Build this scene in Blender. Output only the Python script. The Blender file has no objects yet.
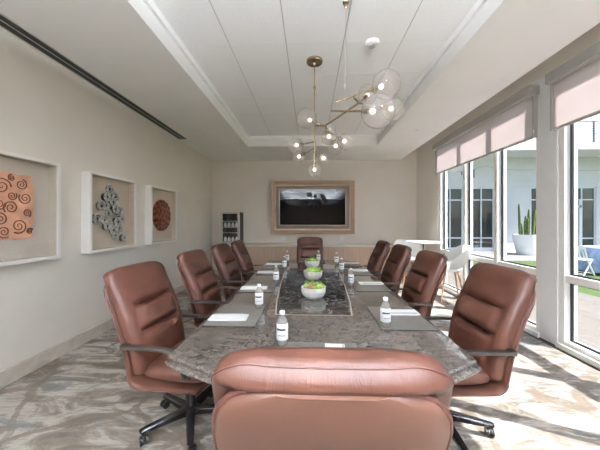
import bpy, bmesh, math, random
from mathutils import Vector, Matrix
random.seed(7)
S = bpy.context.scene
C = S.collection
PI = math.pi

# ------------------------------------------------------------------ materials
def lin(c):
    return tuple(((v / 255.0) / 12.92 if v / 255.0 <= 0.04045 else ((v / 255.0 + 0.055) / 1.055) ** 2.4) for v in c) + (1.0,)

class N:
    """small node-tree helper"""
    def __init__(self, name):
        self.m = bpy.data.materials.new(name)
        self.m.use_nodes = True
        self.t = self.m.node_tree
        self.t.nodes.clear()
        self.out = self.t.nodes.new('ShaderNodeOutputMaterial')
    def n(self, typ, **kw):
        nd = self.t.nodes.new(typ)
        for k, v in kw.items():
            if k.startswith('i_'):
                nd.inputs[k[2:].replace('_', ' ')].default_value = v
            elif k.startswith('x') and k[1:].isdigit():
                nd.inputs[int(k[1:])].default_value = v
            else:
                setattr(nd, k, v)
        return nd
    def l(self, a, b):
        self.t.links.new(a, b)
    def surf(self, s):
        self.l(s, self.out.inputs['Surface'])
    def coords(self, scale=(1, 1, 1), rot=(0, 0, 0), loc=(0, 0, 0)):
        tc = self.n('ShaderNodeTexCoord')
        mp = self.n('ShaderNodeMapping')
        mp.inputs['Scale'].default_value = scale
        mp.inputs['Rotation'].default_value = rot
        mp.inputs['Location'].default_value = loc
        self.l(tc.outputs['Object'], mp.inputs['Vector'])
        return mp.outputs['Vector']
    def noise(self, vec, scale=5, detail=4, rough=.55, dist=0):
        nd = self.n('ShaderNodeTexNoise')
        nd.inputs['Scale'].default_value = scale
        nd.inputs['Detail'].default_value = detail
        nd.inputs['Roughness'].default_value = rough
        nd.inputs['Distortion'].default_value = dist
        self.l(vec, nd.inputs['Vector'])
        return nd.outputs['Fac']
    def ramp(self, fac, stops):
        r = self.n('ShaderNodeValToRGB')
        e = r.color_ramp.elements
        while len(e) < len(stops):
            e.new(0.5)
        for el, (p, c) in zip(e, stops):
            el.position = p
            el.color = c if len(c) == 4 else lin(c)
        self.l(fac, r.inputs['Fac'])
        return r.outputs['Color']
    def mix(self, fac, a, b):
        m = self.n('ShaderNodeMix', data_type='RGBA')
        if isinstance(fac, (int, float)):
            m.inputs[0].default_value = fac
        else:
            self.l(fac, m.inputs[0])
        for s, v in ((6, a), (7, b)):
            if isinstance(v, tuple):
                m.inputs[s].default_value = v if len(v) == 4 else lin(v)
            else:
                self.l(v, m.inputs[s])
        return m.outputs[2]
    def bump(self, h, strength=.2, dist=.01):
        b = self.n('ShaderNodeBump')
        b.inputs['Strength'].default_value = strength
        b.inputs['Distance'].default_value = dist
        self.l(h, b.inputs['Height'])
        return b.outputs['Normal']
    def pbr(self, col, rough=.5, metal=0, normal=None, **kw):
        p = self.n('ShaderNodeBsdfPrincipled')
        if isinstance(col, tuple):
            p.inputs['Base Color'].default_value = col if len(col) == 4 else lin(col)
        else:
            self.l(col, p.inputs['Base Color'])
        if isinstance(rough, (int, float)):
            p.inputs['Roughness'].default_value = rough
        else:
            self.l(rough, p.inputs['Roughness'])
        p.inputs['Metallic'].default_value = metal
        if normal is not None:
            self.l(normal, p.inputs['Normal'])
        for k, v in kw.items():
            p.inputs[k.replace('_', ' ')].default_value = v
        self.surf(p.outputs[0])
        return p

def plain(name, col, rough=.5, metal=0, var=.06, scale=6, bump=0, **kw):
    k = N(name)
    v = k.coords()
    f = k.noise(v, scale, 3)
    c1 = tuple(max(0, x * (1 - var)) for x in col)
    c2 = tuple(min(255, x * (1 + var)) for x in col)
    colr = k.ramp(f, [(.3, c1), (.7, c2)])
    nm = k.bump(k.noise(v, scale * 25, 2), bump, .002) if bump else None
    k.pbr(colr, rough, metal, nm, **kw)
    return k.m

def thin_glass(name, tint=(.96, .97, .97, 1), refl=.8, base=.03, power=5, milk=0):
    k = N(name)
    tr = k.n('ShaderNodeBsdfTransparent')
    tr.inputs[0].default_value = tint
    gl = k.n('ShaderNodeBsdfGlossy')
    gl.inputs['Roughness'].default_value = .01
    lw = k.n('ShaderNodeLayerWeight')
    lw.inputs['Blend'].default_value = .5
    pw = k.n('ShaderNodeMath', operation='POWER')
    k.l(lw.outputs['Facing'], pw.inputs[0]); pw.inputs[1].default_value = power
    mm = k.n('ShaderNodeMath', operation='MULTIPLY_ADD')
    mm.inputs[1].default_value = refl
    mm.inputs[2].default_value = base
    k.l(pw.outputs[0], mm.inputs[0])
    mx = k.n('ShaderNodeMixShader')
    k.l(mm.outputs[0], mx.inputs[0])
    if milk:
        cr = k.ramp(lw.outputs['Facing'], [(.55, (250, 248, 246)), (.93, (196, 190, 184))])
        k.l(cr, tr.inputs[0])
        df = k.n('ShaderNodeBsdfTranslucent'); df.inputs[0].default_value = lin((246, 240, 236))
        d2 = k.n('ShaderNodeBsdfDiffuse'); d2.inputs[0].default_value = lin((246, 240, 236))
        m0 = k.n('ShaderNodeMixShader'); m0.inputs[0].default_value = .5
        k.l(df.outputs[0], m0.inputs[1]); k.l(d2.outputs[0], m0.inputs[2])
        m1 = k.n('ShaderNodeMixShader'); m1.inputs[0].default_value = milk
        k.l(tr.outputs[0], m1.inputs[1]); k.l(m0.outputs[0], m1.inputs[2])
        tr = m1
    k.l(tr.outputs[0], mx.inputs[1])
    k.l(gl.outputs[0], mx.inputs[2])
    k.surf(mx.outputs[0])
    return k.m

M = {}
M['wall'] = plain('wall_paint', (228, 222, 213), .7, var=.012, scale=2, bump=.03)
M['ceil'] = plain('ceiling_paint', (244, 243, 241), .75, var=.008, scale=2, bump=.02)
M['white'] = plain('white_satin', (236, 235, 232), .4, var=.01)
M['frame_white'] = plain('window_frame_white', (232, 231, 228), .35, var=.01)
M['pillar_paint'] = plain('pillar_paint', (226, 228, 230), .5, var=.01)
M['grey_trim'] = plain('grey_cassette', (176, 174, 170), .45, var=.02)
M['gasket'] = plain('black_gasket', (24, 27, 34), .45)
M['black'] = plain('black_plastic', (24, 23, 22), .35, var=.1)
M['darkmetal'] = plain('dark_powder_metal', (46, 41, 38), .3, var=.08)
M['basemetal'] = plain('black_gloss_base', (26, 24, 24), .22, var=.08)
M['chrome'] = plain('chrome', (205, 205, 208), .12, 1, var=.02)
M['nickel'] = plain('champagne_nickel', (168, 150, 128), .25, 1, var=.04)
M['paper'] = plain('paper', (240, 240, 238), .6, var=.01)
M['mat'] = plain('placemat_leatherette', (116, 112, 107), .24, var=.04, scale=20, bump=.05)
M['matedge'] = plain('placemat_edge', (30, 29, 28), .5)
M['pot'] = plain('white_ceramic', (222, 221, 214), .4, var=.04, scale=12)
M['soil'] = plain('soil', (62, 50, 40), .9, var=.3, scale=40)
M['succ_green'] = plain('succulent_green', (120, 158, 62), .5, var=.25, scale=18)
M['succ_pale'] = plain('succulent_pale', (176, 190, 118), .5, var=.2, scale=18)
M['succ_red'] = plain('succulent_reddish', (150, 110, 88), .5, var=.25, scale=18)
M['copper'] = plain('copper_relief', (238, 174, 144), .45, .1, var=.12, scale=9, bump=.2)
M['copper_dark'] = plain('copper_groove', (120, 66, 44), .5, .2, var=.2, scale=9)
M['disc'] = plain('red_copper', (156, 84, 56), .4, .3, var=.3, scale=25, bump=.3)
M['disc_dark'] = plain('dark_copper', (58, 34, 28), .5, .2, var=.2)
M['coil'] = plain('grey_paper_coil', (196, 195, 190), .4, .1, var=.2, scale=30)
M['coil_dark'] = plain('coil_gap_shade', (92, 92, 88), .6, var=.2)  # shade in the coil gaps, put into a dark colour
M['linen'] = plain('linen_backing', (218, 204, 187), .85, var=.02, scale=60, bump=.03)
M['linen_grey'] = plain('grey_linen_backing', (210, 202, 190), .85, var=.02, scale=60, bump=.03)
M['tvscreen'] = plain('tv_screen', (7, 7, 8), .02, var=.05, Specular_IOR_Level=.1)
M['silver'] = plain('silver_bezel', (180, 178, 174), .3, .6, var=.02)
M['steel'] = plain('stainless', (206, 202, 195), .35, .1, var=.03)
M['counter'] = plain('credenza_top', (214, 207, 196), .35, var=.03)
M['shell'] = plain('tub_chair_white', (232, 232, 230), .4, var=.01)
M['legwood'] = plain('beech_leg', (176, 136, 104), .5, var=.12, scale=20)
M['facade'] = plain('render_white', (208, 209, 212), .8, var=.02, scale=1)
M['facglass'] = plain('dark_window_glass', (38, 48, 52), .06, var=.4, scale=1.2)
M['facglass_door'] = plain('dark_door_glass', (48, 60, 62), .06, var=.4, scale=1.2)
M['extframe'] = plain('exterior_frame', (214, 220, 224), .5, var=.01)
M['railing'] = plain('railing_dark', (84, 92, 100), .45, var=.03)
M['cactus'] = plain('cactus_green', (84, 100, 48), .6, var=.25, scale=14)
M['paving'] = plain('white_paving', (126, 124, 121), .8, var=.05, scale=3)
M['cloth'] = plain('blue_cloth', (150, 170, 204), .8, var=.12, scale=9)
M['resin'] = plain('white_resin', (240, 240, 240), .45, var=.01)
M['cable'] = plain('dark_cable', (50, 50, 52), .6)
M['glass'] = thin_glass('window_glass', (.875, .88, .88, 1), .6, .03)
M['picglass'] = thin_glass('picture_glass', (.98, .98, .98, 1), .6, .03)
M['globe'] = thin_glass('globe_glass', (.965, .955, .945, 1), .6, .09, 2.4, .20)
M['plaster'] = plain('detector_white', (235, 233, 228), .5, var=.01)
M['cap'] = plain('bottle_cap', (238, 240, 242), .4, var=.01)
M['ink'] = plain('label_ink', (40, 38, 44), .5, var=.05)
M['inkgrey'] = plain('label_grey_ink', (150, 150, 152), .5, var=.05)

def _leather():
    k = N('brown_leather')
    v = k.coords()
    f = k.noise(v, 4, 4, .6)
    col = k.ramp(f, [(.25, (62, 35, 26)), (.55, (79, 47, 36)), (.8, (97, 61, 48))])
    fine = k.noise(v, 160, 2, .6)
    v2 = k.coords((22, 6, 5))
    wr = k.noise(v2, 1.2, 3, .55, .8)
    add = k.n('ShaderNodeMath', operation='MULTIPLY_ADD')
    k.l(fine, add.inputs[0]); add.inputs[1].default_value = .12; k.l(wr, add.inputs[2])
    k.pbr(col, .40, 0, k.bump(add.outputs[0], .30, .010), Coat_Weight=.05, Coat_Roughness=.3, Specular_IOR_Level=.38)
    return k.m
M['leather'] = _leather()
def _leather_plain():
    k = N('brown_leather_smooth')
    v = k.coords()
    col = k.ramp(k.noise(v, 3, 4, .6), [(.25, (82, 52, 39)), (.75, (97, 64, 50))])
    k.pbr(col, .45, 0, k.bump(k.noise(v, 170, 2, .6), .08, .003), Coat_Weight=.1, Coat_Roughness=.3)
    return k.m
M['leather_smooth'] = _leather_plain()
M['piping'] = plain('leather_piping', (78, 42, 34), .45, var=.1)

def _granite():
    k = N('grey_brown_granite')
    v = k.coords((1, 1, 1), (0, 0, .6))
    big = k.noise(v, 1.6, 6, .62, 1.6)
    v2 = k.coords((2.0, 5.0, 3), (0, 0, .75))
    streak = k.noise(v2, 4.2, 10, .74, 2.4)
    v3 = k.coords((3.0, 6.0, 3), (0, 0, -.5))
    vein = k.noise(v3, 3.4, 10, .70, 3.0)
    fleck = k.noise(v, 75, 4, .75)
    col = k.ramp(streak, [(.33, (32, 28, 26)), (.45, (66, 60, 55)), (.54, (88, 80, 74)), (.66, (142, 132, 123))])
    col = k.mix(k.ramp(vein, [(.46, (0, 0, 0)), (.50, (170, 170, 170)), (.54, (0, 0, 0))]), col, (172, 164, 155))
    c2 = k.ramp(big, [(.32, (50, 45, 41)), (.68, (98, 89, 82))])
    m1 = k.mix(.38, col, c2)
    m2 = k.mix(k.ramp(fleck, [(.56, (0, 0, 0)), (.66, (150, 150, 150))]), m1, (180, 171, 162))
    k.pbr(m2, .09, 0, None, Coat_Weight=.5, Coat_Roughness=.03)
    return k.m
M['granite'] = _granite()
def _black_marble():
    k = N('black_marble')
    v = k.coords()
    a = k.noise(v, 9, 8, .75, 1.5)
    col = k.ramp(a, [(.38, (20, 20, 22)), (.48, (50, 48, 48)), (.56, (104, 99, 95)), (.66, (164, 157, 150))])
    k.pbr(col, .07, 0, None, Coat_Weight=.4, Coat_Roughness=.03)
    return k.m
M['marble_black'] = _black_marble()
M['band'] = plain('dark_granite_band', (96, 87, 80), .08, var=.3, scale=40)
M['inlay_line'] = plain('pale_stone_line', (176, 168, 158), .15, var=.1, scale=30)

def _floor():
    k = N('patterned_carpet_tile')
    v = k.coords((1, 2.6, 1), (0, 0, .10))
    a = k.noise(v, 2.3, 10, .68, 1.1)
    base = k.ramp(a, [(.34, (84, 77, 69)), (.43, (116, 108, 98)), (.50, (146, 138, 127)), (.525, (174, 167, 157)), (.68, (192, 186, 177))])
    v2 = k.coords((2.2, 22, 1), (0, 0, .12))
    st = k.noise(v2, 2.0, 8, .72, .8)
    base = k.mix(k.ramp(st, [(.50, (0, 0, 0)), (.58, (170, 170, 170))]), base, (114, 105, 94))
    v3 = k.coords((.8, 1.9, 1), (0, 0, .2), (3.1, 1.2, 0))
    bl = k.noise(v3, 1.6, 8, .66, 1.2)
    base = k.mix(k.ramp(bl, [(.55, (0, 0, 0)), (.585, (205, 205, 205))]), base, (112, 118, 119))
    # branching brown lines
    wv = k.coords((1, 1, 1))
    wn = k.n('ShaderNodeTexNoise'); wn.inputs['Scale'].default_value = 3.2; wn.inputs['Detail'].default_value = 6; wn.inputs['Roughness'].default_value = .62
    k.l(wv, wn.inputs['Vector'])
    ad = k.n('ShaderNodeMix', data_type='VECTOR'); ad.inputs[0].default_value = .17
    k.l(wv, ad.inputs[4]); k.l(wn.outputs['Color'], ad.inputs[5])
    msk = k.noise(wv, 1.5, 3, .5)
    ed = k.noise(wv, 14, 5, .7)
    for sc, wid, lo, hi, st_ in ((1.55, .085, .40, .47, 220), (3.4, .060, .52, .58, 180)):
        vo = k.n('ShaderNodeTexVoronoi', feature='DISTANCE_TO_EDGE')
        vo.inputs['Scale'].default_value = sc
        k.l(ad.outputs[1], vo.inputs['Vector'])
        w = k.n('ShaderNodeMath', operation='MULTIPLY'); k.l(msk, w.inputs[0]); w.inputs[1].default_value = wid
        w2 = k.n('ShaderNodeMath', operation='MULTIPLY'); k.l(w.outputs[0], w2.inputs[0]); k.l(ed, w2.inputs[1])
        w3 = k.n('ShaderNodeMath', operation='MULTIPLY'); k.l(w2.outputs[0], w3.inputs[0]); w3.inputs[1].default_value = 2.0
        lt = k.n('ShaderNodeMath', operation='DIVIDE'); k.l(vo.outputs['Distance'], lt.inputs[0]); k.l(w3.outputs[0], lt.inputs[1])
        line = k.ramp(lt.outputs[0], [(.65, (st_,) * 3), (.95, (0, 0, 0))])
        m3 = k.n('ShaderNodeMath', operation='MULTIPLY')
        k.l(line, m3.inputs[0]); k.l(k.ramp(msk, [(lo, (0, 0, 0)), (hi, (255, 255, 255))]), m3.inputs[1])
        base = k.mix(m3.outputs[0], base, (102, 89, 76))
    k.pbr(base, .6, 0, k.bump(k.noise(wv, 120, 2, .6), .12, .003), Specular_IOR_Level=.3)
    return k.m
M['floor'] = _floor()

def _basestone():
    k = N('stone_baseboard')
    v = k.coords((1, 1, 1.5))
    a = k.noise(v, 5, 6, .65, 1)
    col = k.ramp(a, [(.3, (182, 172, 159)), (.6, (204, 196, 184)), (.8, (216, 209, 199))])
    k.pbr(col, .35)
    return k.m
M['basestone'] = _basestone()

def _ceiltile():
    k = N('ceiling_tile')
    v = k.coords()
    a = k.noise(v, 90, 3, .7)
    col = k.ramp(a, [(.3, (238, 237, 235)), (.6, (246, 245, 243))])
    k.pbr(col, .85, 0, k.bump(a, .08, .003))
    return k.m
M['tile'] = _ceiltile()
M['tgrid'] = plain('ceiling_grid_grey', (196, 195, 191), .7, var=.02)  # grey backing that shows in the joints between the tiles

def _wood(name, c1, c2, axis=2, rough=.45):
    k = N(name)
    sc = [14, 14, 14]; sc[axis] = .8
    v = k.coords(tuple(sc))
    a = k.noise(v, 1.6, 5, .6, .6)
    k.pbr(k.ramp(a, [(.3, c1), (.7, c2)]), rough)
    return k.m
M['wood'] = _wood('oak_panel', (176, 150, 129), (194, 169, 148), 2)
M['walnut'] = _wood('walnut_panelling', (104, 84, 68), (128, 105, 86), 2)
M['wood_frame'] = _wood('oak_frame', (160, 132, 108), (184, 154, 128), 0)
M['wood_inner'] = _wood('oak_frame_inner', (140, 116, 98), (160, 134, 113), 0)

def _shade():
    k = N('roller_fabric')
    d = k.n('ShaderNodeBsdfDiffuse'); d.inputs[0].default_value = lin((228, 222, 222))
    t = k.n('ShaderNodeBsdfTranslucent'); t.inputs[0].default_value = lin((222, 213, 212))
    v = k.coords((300, 300, 300))
    nm = k.bump(k.noise(v, 1, 1), .1, .001)
    k.l(nm, d.inputs['Normal'])
    mx = k.n('ShaderNodeMixShader'); mx.inputs[0].default_value = .6
    k.l(d.outputs[0], mx.inputs[1]); k.l(t.outputs[0], mx.inputs[2])
    k.surf(mx.outputs[0])
    return k.m
M['shade'] = _shade()

def _lawn():
    k = N('lawn_green')
    v = k.coords()
    a = k.noise(v, 30, 5, .7)
    b = k.noise(v, 1.2, 3)
    c = k.mix(.4, k.ramp(a, [(.3, (44, 62, 24)), (.7, (82, 104, 48))]), k.ramp(b, [(.3, (58, 80, 32)), (.7, (80, 100, 46))]))
    k.pbr(c, .9, 0, k.bump(a, .6, .03))
    return k.m
M['lawn'] = _lawn()
def _deck():
    k = N('timber_look_deck')
    v = k.coords((1, 1, 1), (0, 0, PI / 2))
    br = k.n('ShaderNodeTexBrick')
    br.inputs['Scale'].default_value = 1.0
    br.inputs['Brick Width'].default_value = 1.2
    br.inputs['Row Height'].default_value = .2
    br.inputs['Mortar Size'].default_value = .006
    br.inputs['Color1'].default_value = lin((106, 100, 95))
    br.inputs['Color2'].default_value = lin((98, 92, 87))
    br.inputs['Mortar'].default_value = lin((128, 116, 106))
    k.l(v, br.inputs['Vector'])
    v2 = k.coords((16, 1.2, 1))
    g = k.noise(v2, 1.5, 5, .6, .4)
    c = k.mix(.25, br.outputs['Color'], k.ramp(g, [(.3, (98, 91, 85)), (.7, (134, 126, 119))]))
    k.pbr(c, .7)
    return k.m
M['deck'] = _deck()

def _emit(name, col, st):
    k = N(name)
    e = k.n('ShaderNodeEmission'); e.inputs[0].default_value = lin(col); e.inputs[1].default_value = st
    k.surf(e.outputs[0])
    return k.m
M['bulb'] = _emit('lit_bulb', (255, 246, 236), 1.7)
M['lamp_diffuser'] = _emit('lit_diffuser', (232, 241, 255), 1080.0)
M['lamp_down'] = _emit('lit_louvre', (232, 241, 255), 55.0)

M['pet'] = thin_glass('clear_plastic', (.97, .98, .985, 1), .7, .06, 3, .30)

# ------------------------------------------------------------------ mesh helpers
def nb():
    return bmesh.new()
def box(b, x0, x1, y0, y1, z0, z1, bev=0):
    x0, x1 = min(x0, x1), max(x0, x1); y0, y1 = min(y0, y1), max(y0, y1); z0, z1 = min(z0, z1), max(z0, z1)
    vs = [b.verts.new(p) for p in ((x0, y0, z0), (x1, y0, z0), (x1, y1, z0), (x0, y1, z0), (x0, y0, z1), (x1, y0, z1), (x1, y1, z1), (x0, y1, z1))]
    fs = [b.faces.new([vs[i] for i in f]) for f in ((3, 2, 1, 0), (4, 5, 6, 7), (0, 1, 5, 4), (1, 2, 6, 5), (2, 3, 7, 6), (3, 0, 4, 7))]
    if bev:
        es = list({e for f in fs for e in f.edges})
        bmesh.ops.bevel(b, geom=es, offset=bev, segments=2, affect='EDGES', profile=.5)
    return b
def ring_join(b, r0, r1):
    n = len(r0)
    for i in range(n):
        b.faces.new((r0[i], r0[(i + 1) % n], r1[(i + 1) % n], r1[i]))
def frame_for(d):
    d = d.normalized()
    up = Vector((0, 0, 1)) if abs(d.z) < .95 else Vector((1, 0, 0))
    u = d.cross(up).normalized()
    return u, u.cross(d).normalized()
def tube(b, pts, r, seg=10, closed=False, caps=True):
    """round tube along pts; r is a number or a list"""
    pts = [Vector(p) for p in pts]
    n = len(pts)
    rs = r if isinstance(r, (list, tuple)) else [r] * n
    rings = []
    prev = None
    for i, p in enumerate(pts):
        if closed:
            d = pts[(i + 1) % n] - pts[i - 1]
        else:
            d = pts[min(i + 1, n - 1)] - pts[max(i - 1, 0)]
        if prev is None:
            u, v = frame_for(d)
        else:
            dd = d.normalized()
            u = (prev - dd * prev.dot(dd)).normalized()
            v = u.cross(dd).normalized()
        prev = u
        rings.append([b.verts.new(p + (u * math.cos(2 * PI * k / seg) + v * math.sin(2 * PI * k / seg)) * rs[i]) for k in range(seg)])
    for i in range(n - 1):
        ring_join(b, rings[i], rings[i + 1])
    if closed:
        ring_join(b, rings[-1], rings[0])
    elif caps:
        b.faces.new(list(reversed(rings[0]))); b.faces.new(rings[-1])
    return b
def flatbar(b, pts, w, h):
    """rectangular bar swept along pts lying in the local yz plane; w across x, h in plane"""
    pts = [Vector(p) for p in pts]
    n = len(pts); rings = []
    for i, p in enumerate(pts):
        d = (pts[min(i + 1, n - 1)] - pts[max(i - 1, 0)]).normalized()
        m = Vector((1, 0, 0)).cross(d).normalized()
        x = Vector((1, 0, 0))
        ring = []
        for k in range(12):
            a = 2 * PI * (k + .5) / 12
            ca, sa = math.cos(a), math.sin(a)
            sx = math.copysign(abs(ca) ** .5, ca) * w / 2
            sm = math.copysign(abs(sa) ** .5, sa) * h / 2
            ring.append(b.verts.new(p + x * sx + m * sm))
        rings.append(ring)
    for i in range(n - 1):
        ring_join(b, rings[i], rings[i + 1])
    b.faces.new(list(reversed(rings[0]))); b.faces.new(rings[-1])
    return b
def lathe(b, prof, c=(0, 0, 0), seg=24, sx=1, sy=1):
    c = Vector(c); rings = []
    for r, z in prof:
        if r < 1e-6:
            rings.append([b.verts.new(c + Vector((0, 0, z)))])
        else:
            rings.append([b.verts.new(c + Vector((r * sx * math.cos(2 * PI * k / seg), r * sy * math.sin(2 * PI * k / seg), z))) for k in range(seg)])
    for a, d in zip(rings, rings[1:]):
        if len(a) == 1 and len(d) == 1:
            continue
        if len(a) == 1:
            for k in range(seg):
                b.faces.new((a[0], d[(k + 1) % seg], d[k])[::-1])
        elif len(d) == 1:
            for k in range(seg):
                b.faces.new((a[k], a[(k + 1) % seg], d[0]))
        else:
            ring_join(b, a, d)
    return b
def cyl(b, c, r, z0, z1, seg=20):
    return lathe(b, [(0, z0), (r, z0), (r, z1), (0, z1)], (c[0], c[1], 0), seg)
def ball(b, c, r, u=20, v=12, sz=1):
    prof = [(r * math.sin(PI * i / v), -r * sz * math.cos(PI * i / v)) for i in range(v + 1)]
    prof[0] = (0, -r * sz); prof[-1] = (0, r * sz)
    return lathe(b, prof, c, u)
def prism(b, poly, z0, z1):
    lo = [b.verts.new((x, y, z0)) for x, y in poly]
    hi = [b.verts.new((x, y, z1)) for x, y in poly]
    b.faces.new(list(reversed(lo))); b.faces.new(hi); ring_join(b, lo, hi)
    return b
def add(name, b, mat, parent=None, smooth=False, angle=40, loc=None):
    bmesh.ops.recalc_face_normals(b, faces=b.faces)
    me = bpy.data.meshes.new(name)
    if smooth:
        for f in b.faces:
            f.smooth = True
        lim = math.radians(angle)
        for e in b.edges:
            if len(e.link_faces) == 2 and e.calc_face_angle(0) > lim:
                e.smooth = False
    b.to_mesh(me); b.free()
    me.materials.append(M[mat])
    o = bpy.data.objects.new(name, me)
    C.objects.link(o)
    if parent is not None:
        o.parent = parent
    if loc is not None:
        o.location = loc
    return o
def tag(o, label, cat, group=None):
    o['label'] = label; o['category'] = cat
    if group:
        o['group'] = group
    return o
def thing(name, label, cat, loc=(0, 0, 0), rz=0, group=None):
    o = bpy.data.objects.new(name, None)
    o.empty_display_size = .1
    C.objects.link(o)
    o.location = loc; o.rotation_euler = (0, 0, rz)
    return tag(o, label, cat, group)
def kids(o):
    return [c for c in C.objects if c.parent == o]
def dup(root, loc, rz, label, group=None):
    r = root.copy(); C.objects.link(r)
    r.location = loc; r.rotation_euler = (0, 0, rz); r['label'] = label
    if group:
        r['group'] = group
    for ch in kids(root):
        c = ch.copy(); C.objects.link(c); c.parent = r
        for g in kids(ch):
            d = g.copy(); C.objects.link(d); d.parent = c
    return r
def struct(name, b, mat, parent=None, **kw):
    o = add(name, b, mat, parent, **kw)
    if parent is None:
        o['kind'] = 'structure'
    return o
def struct_root(name, loc=(0, 0, 0)):
    o = bpy.data.objects.new(name, None); C.objects.link(o); o.location = loc
    o['kind'] = 'structure'
    return o

# ------------------------------------------------------------------ room shell
XL, XR, YB, YF = -2.70, 2.86, 7.31, -6.0
ZC, ZT = 3.126, 3.356           # soffit, tray
TX0, TX1, TY0, TY1 = -1.385, 1.47, -.9, 5.93
XP = 2.44                        # soffit edge in front of the blind pocket
struct('floor', box(nb(), XL - .1, XR + .2, YF - .1, YB + .1, -.12, 0), 'floor')
struct('wall_left', box(nb(), XL - .15, XL, YF, YB, 0, 3.6), 'wall')
struct('wall_back', box(nb(), XL - .15, XR + .2, YB, YB + .15, 0, 3.6), 'wall')
struct('wall_front', box(nb(), XL - .15, XR + .2, YF - .15, YF, 0, 3.6), 'walnut')
b = nb()
XO = XR + .2                     # outer face of the window wall
HEAD = 3.24
W1 = (3.445, 6.09); W2 = (.47, 3.215); W3 = (-2.5, .24)
box(b, XR, XO, W1[1], YB, 0, 3.6)
box(b, XR, XO, YF, W3[0], 0, HEAD)
box(b, XR, XO, YF, W1[1], HEAD, 3.6)
struct('wall_right', b, 'wall')
struct('pillar', box(nb(), XR, XO, W2[1], W1[0], 0, HEAD), 'pillar_paint')
struct('pillar', box(nb(), XR, XO, W3[1], W2[0], 0, HEAD), 'pillar_paint')
# lower ceiling around the tray
b = nb()
box(b, XL, TX0, YF, YB, ZC, ZC + .45)
box(b, TX1, XP, YF, YB, ZC, ZC + .45)
box(b, TX0, TX1, TY1, YB, ZC, ZC + .45)
box(b, TX0, TX1, YF, TY0, ZC, ZC + .45)
box(b, XP, XO, YF, YB, 3.46, 3.58)
struct('ceiling', b, 'ceil')
# small stepped reveal at the head of the tray
b = nb()
s, zr = .035, ZT - .075
box(b, TX0, TX0 + s, TY0, TY1, zr, ZT); box(b, TX1 - s, TX1, TY0, TY1, zr, ZT)
box(b, TX0 + s, TX1 - s, TY1 - s, TY1, zr, ZT); box(b, TX0 + s, TX1 - s, TY0, TY0 + s, zr, ZT)
struct('trim_1', b, 'ceil')
tray = struct('ceiling_tray', box(nb(), TX0, TX1, TY0, TY1, ZT, ZT + .1), 'tgrid')
gx = [TX0, -.865, -.255, .355, .965, TX1]
gy = [TY0] + [2.852 + .6096 * i for i in range(-6, 6) if TY0 + .05 < 2.852 + .6096 * i < TY1 - .05] + [TY1]
b = nb()
for i in range(5):
    for j in range(len(gy) - 1):
        box(b, gx[i] + .006, gx[i + 1] - .006, gy[j] + .0022, gy[j + 1] - .0022, ZT - .008, ZT + .02)
add('tile', b, 'tile', tray)
# baseboards of pale stone
b = nb()
y = YF
while y < YB - .02:
    y1 = min(y + 1.2, YB - .02)
    box(b, XL, XL + .018, y + .002, y1 - .002, 0, .14)
    y = y1
struct('baseboard_left', b, 'basestone')
struct('baseboard_back', box(nb(), XL + .018, XR, YB - .018, YB, 0, .14), 'basestone')
struct('baseboard_right', box(nb(), XR - .018, XR, W1[1] + .03, YB - .018, 0, .14), 'basestone')
# threshold and floor groove along the glazing
b = nb()
box(b, XR - .055, XR - .03, YF, W1[1], 0, .006); box(b, XR - .015, XR, YF, W1[1], 0, .012)
struct('trim_2', b, 'darkmetal')

# ------------------------------------------------------------------ windows
def window(name, y0, y1, mull, x=2.95):
    r = struct_root(name, (x, (y0 + y1) / 2, 0))
    oy = (y0 + y1) / 2
    d0, d1 = -.075, .07
    fw = .075
    b = nb()
    box(b, d0, d1, y0 - oy, y0 - oy + fw, .0, HEAD); box(b, d0, d1, y1 - oy - fw, y1 - oy, 0, HEAD)
    box(b, d0, d1, y0 - oy + fw, y1 - oy - fw, 0, .10); box(b, d0, d1, y0 - oy + fw, y1 - oy - fw, HEAD - .04, HEAD)
    add('window_frame', b, 'frame_white', r)
    add('inner_sill', box(nb(), d0 - .04, d0, y0 - oy, y1 - oy, 0, .06, .004), 'frame_white', r)
    ys = [y0 - oy + fw] + [m - oy for m in mull] + [y1 - oy - fw]
    for m in mull:
        add('mullion', box(nb(), d0, d1, m - oy - .035, m - oy + .035, .10, HEAD - .04), 'frame_white', r)
    for i in range(len(ys) - 1):
        a = ys[i] + (.035 if i else 0); c = ys[i + 1] - (.035 if i < len(ys) - 2 else 0)
        add('transom', box(nb(), d0 + .01, d1, a, c, .765, .845), 'frame_white', r)
        for z0, z1 in ((.10, .765), (.845, HEAD - .04)):
            b = nb()
            g = .018
            box(b, -.012, .012, a, a + g, z0, z1); box(b, -.012, .012, c - g, c, z0, z1)
            box(b, -.012, .012, a + g, c - g, z0, z0 + g); box(b, -.012, .012, a + g, c - g, z1 - g, z1)
            add('gasket', b, 'gasket', r)
            add('pane', box(nb(), -.003, .003, a + g, c - g, z0 + g, z1 - g), 'glass', r)
    return r
window('window_1', W1[0], W1[1], (4.27, 5.12))
window('window_2', W2[0], W2[1], (1.39, 2.29))
window('window_3', W3[0], W3[1], (-.66, -1.6))

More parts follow.
